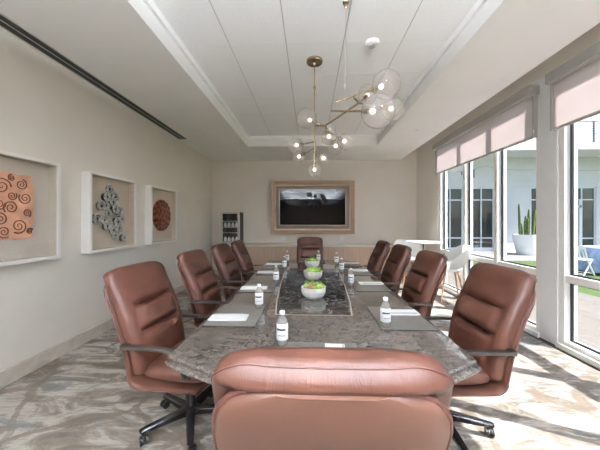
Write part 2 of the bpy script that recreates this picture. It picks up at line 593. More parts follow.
def blind(label, y0, y1):
    t = thing('roller_blind', label, 'blind', (2.80, (y0 + y1) / 2, 2.5), 0, 'roller blinds over the windows')
    h = (y1 - y0) / 2
    add('cassette', box(nb(), -.075, .06, -h, h, .535, .655, .006), 'grey_trim', t)
    b = nb()
    box(b, .008, .0095, -h + .03, h - .03, .02, .56)
    add('fabric', b, 'shade', t)
    add('bottom_bar', box(nb(), -.002, .02, -h + .03, h - .03, 0, .03, .003), 'grey_trim', t)
    b = nb()
    add('side_channel', box(b, -.012, .032, -h, -h + .028, -.0, .54), 'grey_trim', t)
    add('side_channel', box(nb(), -.012, .032, h - .028, h, -.0, .54), 'grey_trim', t)
blind('pale fabric roller blind half lowered over the far three-pane window', W1[0] + .0, W1[1])
blind('pale fabric roller blind over the nearer window cut by the right picture edge', W2[0], W2[1] + .005)

# ------------------------------------------------------------------ ceiling fittings
t = thing('slot_vent', 'long dark linear air slot in the ceiling along the picture wall', 'vent', (-2.565, 2.2, ZC))
b = nb()
L = 3.13
for x in (-.085, -.006, .073):
    box(b, x, x + .012, -L - .4, L, -.006, .004)
box(b, -.085, .085, L - .012, L, -.006, .004)
add('rail', b, 'grey_trim', t)
b = nb(); box(b, -.075, -.005, -L - .4, L - .012, -.003, -.0005); box(b, .005, .075, -L - .4, L - .012, -.003, -.0005)
add('slot', b, 'gasket', t)
t = thing('smoke_detector', 'round white smoke detector on the tray ceiling', 'detector', (.655, 2.86, ZT - .008))
add('body', lathe(nb(), [(0, 0), (.072, 0), (.072, -.018), (.06, -.03), (0, -.03)], seg=28), 'plaster', t, True)
add('sensor', lathe(nb(), [(.0, -.03), (.038, -.03), (.034, -.052), (0, -.055)], seg=20), 'grey_trim', t, True)
for (x, y), lb in (((1.952, 4.97), 'small white ceiling sprinkler cap above the window side'),
                   ((1.585, 6.317), 'small white ceiling sprinkler cap near the back wall'),
                   ((-2.046, 5.102), 'small white ceiling sprinkler cap above the picture wall')):
    o = add('sprinkler_vent_cap', lathe(nb(), [(0, 0), (.035, 0), (.033, -.008), (.012, -.012), (0, -.012)], seg=18), 'plaster', loc=(x, y, ZC))
    tag(o, lb, 'sprinkler', 'ceiling sprinkler caps')
for i, x in enumerate((-1.1, .07, 1.25)):
    for j, y in enumerate((-.75, -2.6, -4.4)):
        t = thing('pendant_ceiling_light', 'linear pendant light hanging in the rear half of the room', 'pendant light', (x, y, 2.74), 0, 'linear pendant lights at the rear of the room')
        b = nb()
        box(b, -.47, -.44, -.05, .05, -.03, .03); box(b, .44, .47, -.05, .05, -.03, .03)
        box(b, -.44, .44, -.05, -.044, -.03, .03); box(b, -.44, .44, .044, .05, -.03, .03)
        add('housing', b, 'white', t)
        add('louvre', box(nb(), -.44, .44, -.043, .043, -.028, -.004), 'lamp_down', t)
        add('diffuser', box(nb(), -.44, .44, -.043, .043, .0, .024), 'lamp_diffuser', t)
        for q in (-.4, .4):
            add('hanger', tube(nb(), [(q, 0, .028), (q, 0, (ZC if y < -.9 else ZT) - 2.74)], .0025, 6), 'silver', t)

# ------------------------------------------------------------------ chandelier
ch = thing('chandelier', 'branching chandelier with clear bubble glass globes over the table', 'chandelier', (.053, 3.16, ZT - .008))
O = Vector(ch.location)
def rel(p):
    return Vector(p) - O
add('canopy', lathe(nb(), [(0, 0), (.095, 0), (.095, -.022), (.088, -.03), (.02, -.034), (.012, -.06), (0, -.06)], seg=32), 'nickel', ch, True)
b = nb(); tube(b, [(0, 0, -.05), rel((.053, 3.16, 2.13))], .0075, 10)
lathe(b, [(.0, -.345), (.014, -.34), (.014, -.305), (0, -.30)], seg=12)
add('stem', b, 'nickel', ch, True)
n3 = Vector((.053, 3.16, 2.60))
NODE = Vector((.167, 3.0, 2.518)); E = Vector((.417, 2.3, 2.46))
GL = [  # globe centre, radius, arm start
    ((-.174, 3.08, 2.326), .09, (.053, 3.16, 2.388)),
    ((-.14, 3.27, 2.243), .075, (.053, 3.16, 2.317)),
    ((-.04, 3.05, 2.621), .112, tuple(NODE)),
    ((.053, 3.16, 2.055), .076, (.053, 3.16, 2.16)),
    ((.225, 3.18, 2.535), .08, tuple(NODE)),
    ((.205, 2.86, 2.345), .085, tuple(NODE)),
    ((.30, 3.06, 2.30), .082, (.19, 3.02, 2.42)),
    ((.148, 3.1, 2.19), .055, (.053, 3.16, 2.27)),
    ((.375, 2.84, 2.29), .085, (.21, 2.9, 2.42)),
    ((.477, 1.88, 2.215), .118, (.168, 2.15, 2.333)),
    ((.624, 2.2, 2.56), .115, (.223, 2.35, 2.494)),
    ((.535, 2.5, 2.62), .09, tuple(E)),
    ((.711, 2.3, 2.40), .095, tuple(E)),
]
arms = []
arms.append((n3 + Vector((0, 0, -.02)), NODE)); arms.append((NODE, E))
arms.append((E, Vector((.28, 2.05, 2.29)))); arms.append((E, Vector((.367, 2.276, 2.499))))
arms.append((NODE, Vector((.19, 3.02, 2.42)))); arms.append((NODE, Vector((.21, 2.9, 2.42))))
for a, c in arms:
    add('arm', tube(nb(), [rel(a), rel(c)], .0085, 10), 'nickel', ch, True)
for c, r, s0 in GL:
    c, s0 = Vector(c), Vector(s0)
    d = (c - s0).normalized()
    neck = c - d * r * .96
    add('arm', tube(nb(), [rel(s0), rel(neck)], .008, 10), 'nickel', ch, True)
    sk = add('socket', tube(nb(), [rel(neck - d * .02), rel(neck + d * .035)], .017, 14), 'nickel', ch, True)
    bc = rel(neck + d * .065)
    add('bulb', ball(nb(), bc, .021, 14, 10), 'bulb', sk, True)
    # slightly pinched hand-blown globe
    b = nb(); ball(b, (0, 0, 0), r, 32, 20, 1)
    for v in b.verts:
        k = v.co.normalized()
        v.co *= 1 + .05 * k.z - .03 * max(0, k.x) ** 2
    g = add('globe', b, 'globe', ch, True, 180, loc=rel(c))
    g.rotation_euler = (d.y * 1.2, -d.x * 1.2, 0)
b = nb(); tube(b, [rel((.311, 2.334, ZT - .008)), rel((.30, 2.30, 2.62))], .0016, 6)
lathe(b, [(0, 0), (.007, -.005), (.007, -.035), (0, -.04)], rel((.30, 2.30, 2.62)), 8)
add('support_cable', b, 'silver', ch)
add('cable_canopy', lathe(nb(), [(0, 0), (.03, 0), (.026, -.010), (.012, -.014), (.014, -.045), (.006, -.06), (0, -.06)], rel((.311, 2.334, ZT - .008)), 18), 'nickel', ch, True)

# ------------------------------------------------------------------ pictures on the left wall
def shadow_box(label, y0, z0=1.075, w=.85, h=.975, back='linen'):
    t = thing('framed_picture', label, 'picture', (XL, y0 + w / 2, z0 + h / 2), 0, 'shadow-box pictures on the left wall')
    D, f = .115, .03
    W, H = w / 2, h / 2
    b = nb()
    box(b, .001, D, -W, -W + f, -H, H); box(b, .001, D, W - f, W, -H, H)
    box(b, .001, D, -W + f, W - f, -H, -H + f); box(b, .001, D, -W + f, W - f, H - f, H)
    add('frame', b, 'white', t)
    b = nb()
    lw = .004
    box(b, .001, .02, -W + f, W - f, -H + f, H - f)
    box(b, .02, D - .02, -W + f, -W + f + lw, -H + f, H - f); box(b, .02, D - .02, W - f - lw, W - f, -H + f, H - f)
    box(b, .02, D - .02, -W + f + lw, W - f - lw, -H + f, -H + f + lw); box(b, .02, D - .02, -W + f + lw, W - f - lw, H - f - lw, H - f)
    add('backing', b, back, t)
    add('glass', box(nb(), D - .018, D - .015, -W + f, W - f, -H + f, H - f), 'picglass', t)
    return t
def spiral(b, cy, cz, r, x, turns=2.1, th=.006, flip=1, ph=0, seg=6, rise=0):
    n = int(turns * 14)
    pts = []
    for i in range(n + 1):
        u = i / n
        a = ph + flip * turns * 2 * PI * u
        rr = r * (.08 + .92 * u)
        pts.append((x + rise * (1 - u), cy + rr * math.cos(a), cz + rr * math.sin(a)))
    tube(b, pts, [th * (.7 + .5 * i / n) for i in range(n + 1)], seg)
# 1: copper slab covered in spirals
t1 = shadow_box('white shadow box with square copper relief of spirals, cut by left picture edge', 1.84, back='linen_grey')
cy, cz = t1.location.y, t1.location.z
b = nb()
edge = []
ya, yb_, za, zb = 2.04 - cy, 2.455 - cy, 1.293 - cz, 1.88 - cz
n = 14
for i in range(n): edge.append((ya + (yb_ - ya) * i / n, za + .006 * math.sin(i * 1.7)))
for i in range(n): edge.append((yb_ + .022 * math.sin(i / n * PI) + .010 * math.sin(i * 1.9), za + (zb - za) * i / n))
for i in range(n): edge.append((yb_ - (yb_ - ya) * i / n, zb + .007 * math.sin(i * 1.3)))
for i in range(n): edge.append((ya - .015 * math.sin(i / n * PI) + .010 * math.sin(i * 2.1), zb - (zb - za) * i / n))
lo = [b.verts.new((.022, p, q)) for p, q in edge]; hi = [b.verts.new((.048, p, q)) for p, q in edge]
b.faces.new(lo); b.faces.new(list(reversed(hi))); ring_join(b, lo, hi)
add('copper_slab', b, 'copper', t1)
spots = [(2.208, 1.756, .075), (2.366, 1.79, .05), (2.40, 1.668, .058), (2.28, 1.575, .062), (2.415, 1.53, .038), (2.19, 1.60, .05),
         (2.285, 1.84, .03), (2.196, 1.47, .06), (2.345, 1.41, .07), (2.225, 1.36, .055), (2.44, 1.36, .03), (2.10, 1.70, .05), (2.09, 1.53, .06), (2.10, 1.38, .05),
         (2.11, 1.82, .045), (2.29, 1.68, .04)]
for i, (y, z, r) in enumerate(spots):
    b = nb(); spiral(b, y - cy, z - cz, r, .049, 2.0, .0048, 1 if i % 2 else -1, i * 1.3)
    add('spiral', b, 'copper_dark', t1, True, 180)
# 2: cluster of grey coils
t2 = shadow_box('white shadow box with a cluster of grey coiled rings', 3.06)
cy, cz = t2.location.y, t2.location.z
for i, (y, z) in enumerate([(3.47, 1.885), (3.383, 1.771), (3.506, 1.715), (3.316, 1.65), (3.452, 1.565), (3.611, 1.598), (3.236, 1.486), (3.366, 1.472), (3.47, 1.419), (3.58, 1.446), (3.4, 1.39), (3.524, 1.341), (3.573, 1.265), (3.706, 1.222), (3.668, 1.48), (3.56, 1.783), (3.41, 1.66), (3.54, 1.62), (3.62, 1.36)]):
    b = nb()
    r = (.058, .048, .053)[i % 3]
    h = .014 + .012 * (i * 3 % 4)
    for rr, th in ((r, .011), (r * .55, .008)):
        ring = [(.022 + h, y - cy + rr * math.cos(a * PI / 10), z - cz + rr * math.sin(a * PI / 10)) for a in range(20)]
        tube(b, ring, th, 6, True)
    c = add('coil', b, 'coil', t2, True, 180)
    b = nb()
    lo = [b.verts.new((.021, y - cy + r * math.cos(a * PI / 10), z - cz + r * math.sin(a * PI / 10))) for a in range(20)]
    hi = [b.verts.new((.016 + h, y - cy + r * math.cos(a * PI / 10), z - cz + r * math.sin(a * PI / 10))) for a in range(20)]
    b.faces.new(lo); b.faces.new(list(reversed(hi))); ring_join(b, lo, hi)
    add('gap_shade', b, 'coil_dark', c)  # dark disc behind the rings stands in for the shade in their gaps
# 3: round dark copper disc
t3 = shadow_box('white shadow box with a round dark copper disc', 4.28)
cy, cz = t3.location.y, t3.location.z
b = nb()
R = .285
cyy, czz = 4.735 - cy, 1.565 - cz
lo, hi, mid = [], [], []
for i in range(40):
    a = 2 * PI * i / 40
    lo.append(b.verts.new((.022, cyy + R * math.cos(a), czz + R * math.sin(a))))
    hi.append(b.verts.new((.045, cyy + R * .97 * math.cos(a), czz + R * .97 * math.sin(a))))
b.faces.new(lo); b.faces.new(list(reversed(hi))); ring_join(b, lo, hi)
add('disc', b, 'disc', t3)
b = nb()
random.seed(5)
for ring_r, cnt in ((0, 1), (.10, 6), (.185, 10), (.25, 15)):
    for i in range(cnt):
        a = 2 * PI * i / cnt + ring_r * 9
        spiral(b, cyy + ring_r * math.cos(a), czz + ring_r * math.sin(a), .038 if ring_r < .2 else .03, .046, 1.4, .0065, 1 if i % 2 else -1, a)
add('disc_pattern', b, 'disc_dark', t3, True, 180)

# ------------------------------------------------------------------ television in its recess frame
t = thing('wall_tv', 'large black television in an oak frame on the back wall', 'television', (.065, YB, 1.84))
W, H, D = 1.125, .715, .12
def rim(w0, h0, w1, h1, d0, d1):
    b = nb()
    box(b, -w0, -w1, -d1, -d0, -h0, h0); box(b, w1, w0, -d1, -d0, -h0, h0)
    box(b, -w1, w1, -d1, -d0, -h0, -h1); box(b, -w1, w1, -d1, -d0, h1, h0)
    return b
add('outer_frame', rim(W, H, W - .10, H - .10, .001, D), 'wood_frame', t)
add('inner_lip', rim(W - .10, H - .10, W - .135, H - .135, .001, D - .03), 'counter', t)
b = nb(); box(b, -W + .135, W - .135, -.02, -.001, -H + .135, H - .135)
add('recess_panel', b, 'wood_inner', t)
b = rim(.905, .495, .885, .472, .03, .075)
add('bezel', b, 'silver', t)
add('screen', box(nb(), -.885, .885, -.068, -.03, -.472, .472), 'tvscreen', t)
for x, lb in ((-.71, 'white wall outlet plate under the left end of the television'), (.866, 'white wall outlet plate under the right end of the television')):
    o = thing('wall_outlet', lb, 'outlet', (x, YB, 1.01), 0, 'outlet plates under the television')
    add('plate', box(nb(), -.06, .06, -.008, -.0005, -.06, .06, .002), 'white', o)
    b = nb()
    for q in (-.025, .025): box(b, q - .014, q + .014, -.0105, -.008, -.032, .032)
    add('socket', b, 'plaster', o)

# ------------------------------------------------------------------ credenza and cooler
t = thing('credenza', 'long low oak credenza with pale top along the back wall', 'credenza', (0, YB - .02, 0))
x0, x1 = -2.34, 2.22
add('body', box(nb(), x0 + .02, x1 - .02, -.44, 0, .08, .815), 'wood', t)
add('plinth', box(nb(), x0 + .06, x1 - .06, -.40, -.02, 0, .08), 'darkmetal', t)
add('top', box(nb(), x0, x1, -.47, 0, .817, .865, .004), 'counter', t)
nd = 8
wd = (x1 - x0 - .05) / nd
for i in range(nd):
    a = x0 + .025 + wd * i
    d = add('door', box(nb(), a + .003, a + wd - .003, -.46, -.441, .09, .808, .002), 'wood', t)
    xx = a + wd - .05 if i % 2 == 0 else a + .05
    add('handle', box(nb(), xx - .004, xx + .004, -.475, -.46, .55, .70), 'wood_inner', d)
t = thing('beverage_cooler', 'tall glass-door beverage cooler standing on the left end of the credenza', 'cooler', (-2.065, YB - .03, .865))
W = .24; H = .835; D = .36
b = nb()
box(b, -W, -W + .02, -D, 0, 0, H); box(b, W - .02, W, -D, 0, 0, H); box(b, -W + .02, W - .02, -D, 0, 0, .03)
box(b, -W + .02, W - .02, -D, 0, H - .03, H); box(b, -W + .02, W - .02, -.02, 0, .03, H - .03)
add('cabinet', b, 'black', t)
b = nb(); fr = .028
box(b, -W, -W + fr, -D - .03, -D - .002, 0, H); box(b, W - .055, W, -D - .03, -D - .002, 0, H)
box(b, -W + fr, W - .055, -D - .03, -D - .002, 0, .05); box(b, -W + fr, W - .055, -D - .03, -D - .002, H - .035, H)
dr = add('door_frame', b, 'steel', t)
add('door_glass', box(nb(), -W + fr, W - .055, -D - .02, -D - .012, .05, H - .035), 'picglass', dr)
add('handle', tube(nb(), [(W - .03, -D - .055, .12), (W - .03, -D - .055, H - .12)], .008, 10), 'chrome', dr, True)
shelves = (.06, .30, .44, .60)
for z in shelves:
    b = nb()
    for i in range(9): tube(b, [(-W + .022 + i * .0545, -D + .02, z), (-W + .022 + i * .0545, -.03, z)], .003, 6)
    box(b, -W + .021, W - .021, -D + .014, -D + .022, z - .012, z + .012)
    add('shelf', b, 'silver', t)
k = 0
for z, rowname in ((.067, 'bottom'), (.447, 'upper')):
    for i in range(4):
        o = add('small_bottle', lathe(nb(), [(0, 0), (.035, 0), (.037, .01), (.037, .085), (.018, .11), (.016, .125), (0, .125)], seg=14), 'cap', None, True,
                loc=(-2.065 - .165 + i * .10, YB - .03 - D + .07, .865 + z))
        tag(o, f'small white bottle on the {rowname} cooler shelf, {("leftmost", "second from the left", "third from the left", "rightmost")[i]} of four', 'bottle', f'white bottles on the {rowname} cooler shelf')

# ------------------------------------------------------------------ conference table
TC = .05
ct = thing('conference_table', 'long polished grey granite conference table with dark inlay', 'table', (TC, 3.1, 0))
def outline():
    hw, yn, yf, sag = .80, 1.41 - 3.1, 4.84 - 3.1, .25
    R = (hw * hw + sag * sag) / (2 * sag)
    n = 16
    a0 = math.asin(hw / R)
    pts = []
    for i in range(n + 1):
        a = -a0 + 2 * a0 * i / n
        pts.append((R * math.sin(a), yn + sag - sag - (R * math.cos(a) - (R - sag))))
    # long sides bow out a little
    for i in range(1, 12):
        u = i / 12
        pts.append((hw + .012 * math.sin(PI * u), yn + (yf - yn) * u))
    for i in range(n + 1):
        a = a0 - 2 * a0 * i / n
        pts.append((R * math.sin(a), yf + (R * math.cos(a) - (R - sag))))
    for i in range(1, 12):
        u = i / 12
        pts.append((-hw - .012 * math.sin(PI * u), yf + (yn - yf) * u))
    return pts
OUT = outline()
def offset(poly, d):
    n = len(poly); r = []
    for i in range(n):
        p0, p1, p2 = (Vector(poly[(i + k) % n]) for k in (-1, 0, 1))
        e1, e2 = (p1 - p0).normalized(), (p2 - p1).normalized()
        n1, n2 = Vector((e1.y, -e1.x)), Vector((e2.y, -e2.x))
        m = (n1 + n2); m = m / max(.3, m.dot(n1))
        r.append(p1 + m * d)
    return r
b = nb()
rings = []
for off, z in ((-.012, .740), (0, .7375), (.005, .731), (.005, .722), (.001, .716), (.001, .712), (.014, .709), (.022, .703), (.024, .696), (.022, .688), (.014, .683), (-.03, .680)):
    rings.append([b.verts.new((p.x, p.y, z)) for p in offset(OUT, off)])
for a, c in zip(rings, rings[1:]): ring_join(b, a, c)
b.faces.new(rings[0]); b.faces.new(list(reversed(rings[-1])))
add('tabletop', b, 'granite', ct, True, 25)
def trap(n0, n1, n2, n3, y0, y3, g=0):
    c = -.022
    ys = [y0 - g, y0 + .35, y0 + 1.0, y3 + g]
    hs = [n0 + g, n1 + g, n2 + g, n3 + g]
    return [(c + h, y - 3.1) for h, y in zip(hs, ys)] + [(c - h, y - 3.1) for h, y in list(zip(hs, ys))[::-1]]
add('inlay_band', prism(nb(), trap(.288, .325, .36, .39, 2.035, 3.98, .065), .7395, .7403), 'band', ct)
add('inlay_line', prism(nb(), trap(.288, .325, .36, .39, 2.035, 3.98, .006), .7395, .7405), 'inlay_line', ct)
add('inlay_panel', prism(nb(), trap(.288, .325, .36, .39, 2.035, 3.98, -.006), .7395, .7407), 'marble_black', ct)
for yy in (2.05, 4.15):
    b = nb()
    box(b, -.22, .22, yy - 3.1 - .20, yy - 3.1 + .20, .05, .680, .01); box(b, -.32, .32, yy - 3.1 - .28, yy - 3.1 + .28, 0, .05, .008)
    add('pedestal', b, 'granite', ct)

# ------------------------------------------------------------------ executive chairs
def sgn(v, e):
    return math.copysign(abs(v) ** e, v)
def sstep(a, c, x):
    u = min(1, max(0, (x - a) / (c - a)))
    return u * u * (3 - 2 * u)
def spine(t):
    return Vector((0, -.225 - .235 * t + .028 * math.sin(PI * min(1, t * 1.25)), .43 + .70 * t))
def spine_n(t):
    d = spine(min(1, t + .01)) - spine(max(0, t - .01))
    d.normalize()
    return d, Vector((0, d.z, -d.y))
def back_cushion():
    b = nb(); rings = []; NR, NS = 60, 56
    for i in range(NR + 1):
        q = i / NR
        t = .985 * q + .015 - .0 if q < .7 else None
        t = q if q < .75 else .75 + .25 * math.sin((q - .75) / .25 * PI / 2)
        t = min(t, .9985); t = max(t, .004)
        fw = 1.0
        if t > .83: fw = (1 - (.992 * (t - .83) / .17) ** 4.0) ** (1 / 4.0)
        if t < .06: fw *= (1 - ((.06 - t) / .06) ** 2 * .25)
        W = (.252 + .018 * sstep(0, .5, t)) * fw
        ft = 1.0
        if t > .86: ft = (1 - ((t - .86) / .14) ** 2.2) ** .5
        if t < .06: ft = (1 - ((.06 - t) / .06) ** 2) ** .5
        p = spine(t); d, nrm = spine_n(t)
        tb = .040 + .038 * sstep(.90, .95, t)
        ring = []
        for k in range(NS):
            a = 2 * PI * k / NS
            ca, sa = math.cos(a), math.sin(a)
            x = W * sgn(ca, .55)
            tf = .062 + .012 * math.sin(PI * t)
            nn = sgn(sa, .62) * (tf if sa > 0 else tb) * max(.05, ft)
            if sa > .02:
                u = abs(x) / max(W, .01)
                fade = 1 - sstep(.50, .80, u)
                for tc in (.385, .62):
                    nn -= .040 * fade * math.exp(-((t - tc) / .020) ** 2)
                    nn += .012 * fade * (math.exp(-((t - tc - .075) / .05) ** 2) + math.exp(-((t - tc + .075) / .05) ** 2))
                # side bolster valley
                nn -= .010 * math.exp(-((u - .70) / .08) ** 2) * sstep(.05, .2, t) * (1 - sstep(.60, .75, t))
                # gathered wrinkles under each crease
                for tc in (.385, .62):
                    nn += .0035 * fade * math.sin(x * 150 + 3 * math.sin(t * 30)) * math.exp(-((t - tc + .05) / .05) ** 2)
            ring.append(b.verts.new(p + Vector((x, 0, 0)) + nrm * nn))
        rings.append(ring)
    for a, c in zip(rings, rings[1:]): ring_join(b, a, c)
    b.faces.new(list(reversed(rings[0]))); b.faces.new(rings[-1])
    return b
def seam():
    pts = []
    for i in range(61):
        u = -1 + 2 * i / 60
        t = .989 - .13 * abs(u) ** 9
        p = spine(t); d, nrm = spine_n(t)
        W = .270 * (1 - (.992 * max(0, t - .83) / .17) ** 4) ** .25
        ft = (1 - ((t - .86) / .14) ** 2.2) ** .5 if t > .86 else 1
        tb = .040 + .038 * sstep(.90, .95, t)
        a = PI + (u + 1) / 2 * PI
        pts.append(p + Vector((-W * 1.004 * sgn(math.cos(a), .55) * -1, 0, 0)) + nrm * (sgn(math.sin(a), .62) * tb * ft * 1.01))
    return tube(nb(), pts, .0022, 6)
def shell_path():
    pts = []
    for i in range(24):
        t = .935 - .90 * i / 23
        p = spine(t); d, nrm = spine_n(t)
        pts.append((p - nrm * .040, -nrm))
    # round the corner under the seat
    p0 = pts[-1][0]
    c = Vector((0, p0.y + .075, p0.z + .005))
    for i in range(1, 9):
        a = PI + (PI / 2) * i / 8
        pts.append((c + Vector((0, .08 * math.cos(a), .075 * math.sin(a))), Vector((0, math.cos(a), math.sin(a)))))
    yl, zl = pts[-1][0].y, pts[-1][0].z
    for i in range(1, 9):
        pts.append((Vector((0, yl + (.20 - yl) * i / 8, zl + .006 * i / 8)), Vector((0, 0, -1))))
    return pts
SP = shell_path()
def shell_w(i):
    n = len(SP); W = .268
    if i < 9: W *= (1 - ((9 - i) / 9.0 * .985) ** 4.0) ** (1 / 4.0)
    return W * (1 - .05 * sstep(18, n, i))
def shell_mesh():
    b = nb(); rings = []; NS = 40
    n = len(SP)
    for i, (p, nr) in enumerate(SP):
        W = shell_w(i)
        ring = []
        for k in range(NS):
            a = 2 * PI * k / NS
            ring.append(b.verts.new(p + Vector((W * sgn(math.cos(a), .35), 0, 0)) + nr * (sgn(math.sin(a), .6) * (.020 if math.sin(a) > 0 else .016) + .010 * (1 - (abs(math.cos(a)) ** 2)) * (math.sin(a) > 0))))
        rings.append(ring)
    for a, c in zip(rings, rings[1:]): ring_join(b, a, c)
    b.faces.new(list(reversed(rings[0]))); b.faces.new(rings[-1])
    return b
def piping_mesh():
    L = [p + Vector((-shell_w(i) - .001, 0, 0)) for i, (p, nr) in enumerate(SP)]
    Rr = [p + Vector((shell_w(i) + .001, 0, 0)) for i, (p, nr) in enumerate(SP)]
    return tube(nb(), list(reversed(L)) + Rr, .0075, 8)
def seat_mesh():
    b = nb(); rings = []; NR, NS = 26, 44
    for i in range(NR + 1):
        q = -math.cos(PI * i / NR)
        y = .015 + .245 * q
        e = (1 - abs(q) ** 5 * .999) ** .2
        W = .245 * max(.6, e); T = max(.08, (1 - abs(q) ** 4 * .995) ** .5)
        ring = []
        for k in range(NS):
            a = 2 * PI * k / NS
            ca, sa = math.cos(a), math.sin(a)
            tt = (.058 if sa > 0 else .036) * T
            z = .452 + sgn(sa, .6) * tt + (.012 * (1 - (ca * ca)) * T if sa > 0 else 0)
            if sa > 0: z -= .012 * math.exp(-((y - .06) / .012) ** 2) * (1 - abs(ca) ** 4)
            ring.append(b.verts.new((W * sgn(ca, .45), y, z)))
        rings.append(ring)
    for a, c in zip(rings, rings[1:]): ring_join(b, a, c)
    b.faces.new(list(reversed(rings[0]))); b.faces.new(rings[-1])
    return b
def bez(p, n=10):
    out = []
    for i in range(n + 1):
        u = i / n
        q = [Vector(a) for a in p]
        while len(q) > 1: q = [a.lerp(c, u) for a, c in zip(q, q[1:])]
        out.append(q[0])
    return out
def arm_mesh(s):
    x = s * .292
    pts = [(x, -.285, .650), (x, -.22, .655), (x, -.12, .658), (x, -.04, .658)]
    pts = [Vector(p) for p in pts] + bez([(x, -.03, .658), (x, .06, .660), (x, .075, .635), (x, .13, .57), (x, .14, .495)], 14)
    b = flatbar(nb(), pts, .044, .022)
    # foot bracket under the seat, and pad into the back shell
    box(b, min(x, x - s * .065), max(x, x - s * .065), .115, .165, .482, .500)
    box(b, min(x + s * .012, x - s * .035), max(x + s * .012, x - s * .035), -.30, -.262, .636, .666)
    return b
def make_chair(label):
    t = thing('executive_chair', label, 'chair', (0, 0, 0), 0, 'leather chairs around the table')
    add('seat', seat_mesh(), 'leather', t, True, 60)
    bk = add('backrest', back_cushion(), 'leather', t, True, 70)
    add('seam', seam(), 'piping', bk, True, 180)
    sh = add('back_shell', shell_mesh(), 'leather_smooth', t, True, 50)
    add('piping', piping_mesh(), 'piping', sh, True, 180)
    for s in (-1, 1): add('armrest', arm_mesh(s), 'darkmetal', t, True, 50)
    b = nb(); box(b, -.10, .10, -.11, .13, .352, .386, .008); box(b, .10, .22, -.01, .004, .362, .370)
    add('tilt_mechanism', b, 'black', t)
    b = nb(); lathe(b, [(0, .09), (.034, .09), (.034, .245), (.028, .25), (0, .25)], seg=20)
    add('column', b, 'basemetal', t, True)
    b = nb(); lathe(b, [(0, .25), (.016, .25), (.016, .355), (0, .355)], seg=16)
    add('gas_lift', b, 'chrome', t, True)
    add('hub', lathe(nb(), [(0, .062), (.046, .062), (.052, .075), (.05, .115), (.036, .128), (0, .128)], seg=24), 'basemetal', t, True)
    for k in range(5):
        a = 2 * PI * k / 5 + .55
        dx, dy = math.cos(a), math.sin(a)
        u = Vector((dx, dy, 0)); v = Vector((-dy, dx, 0))
        b = nb(); rings = []
        for r, w, z0, z1 in ((.03, .030, .070, .118), (.12, .027, .072, .112), (.24, .023, .074, .103), (.31, .020, .076, .098), (.322, .014, .080, .094)):
            ring = [b.verts.new(u * r + v * (w * sx) + Vector((0, 0, z))) for sx, z in ((-1, z0), (-1, z1 - .008), (-.7, z1), (.7, z1), (1, z1 - .008), (1, z0))]
            rings.append(ring)
        for p, q in zip(rings, rings[1:]): ring_join(b, p, q)
        b.faces.new(list(reversed(rings[0]))); b.faces.new(rings[-1])
        lg = add('leg', b, 'basemetal', t)
        b = nb()
        c = u * .298 + v * .012
        tube(b, [u * .298 + Vector((0, 0, .078)), u * .298 + Vector((0, 0, .05))], .009, 8)
        for s in (-1, 1):
            tube(b, [c + u * (s * .008) + Vector((0, 0, .028)), c + u * (s * .024) + Vector((0, 0, .028))], .028, 16)
        add('caster', b, 'black', lg, True, 40)
    return t
# this chair stands raised on its gas lift by a few centimetres
ORD = ['nearest the camera', 'second from the camera', 'third from the camera', 'farthest from the camera']
CY = [[1.91, 2.89, 3.80, 4.57], [1.94, 2.90, 3.76, 4.58]]
CX = [[-.865, -.865, -.85, -.81], [.925, .86, .835, .80]]
CR = [[-PI / 2 - .13, -PI / 2 - .06, -PI / 2 - .05, -PI / 2 + .0], [PI / 2 + .08, PI / 2 + .05, PI / 2 + .03, PI / 2 + .02]]
SIDE = ['picture-wall side', 'window side']
near = make_chair('brown leather chair seen from behind at the near end of the table')
near.location = (.045, 1.045, 0)
dup(near, (.0, 5.23, 0), PI, 'brown leather chair at the far end of the table below the television')
for s in (0, 1):
    for i in range(4):
        dup(near, (CX[s][i], CY[s][i], 0), CR[s][i], f'brown leather chair on the {SIDE[s]} of the table, {ORD[i]}')

for o in kids(near):
    if o.name.split('.')[0] in ('seat', 'backrest', 'back_shell', 'armrest', 'tilt_mechanism', 'gas_lift'):
        o.location.z += .030

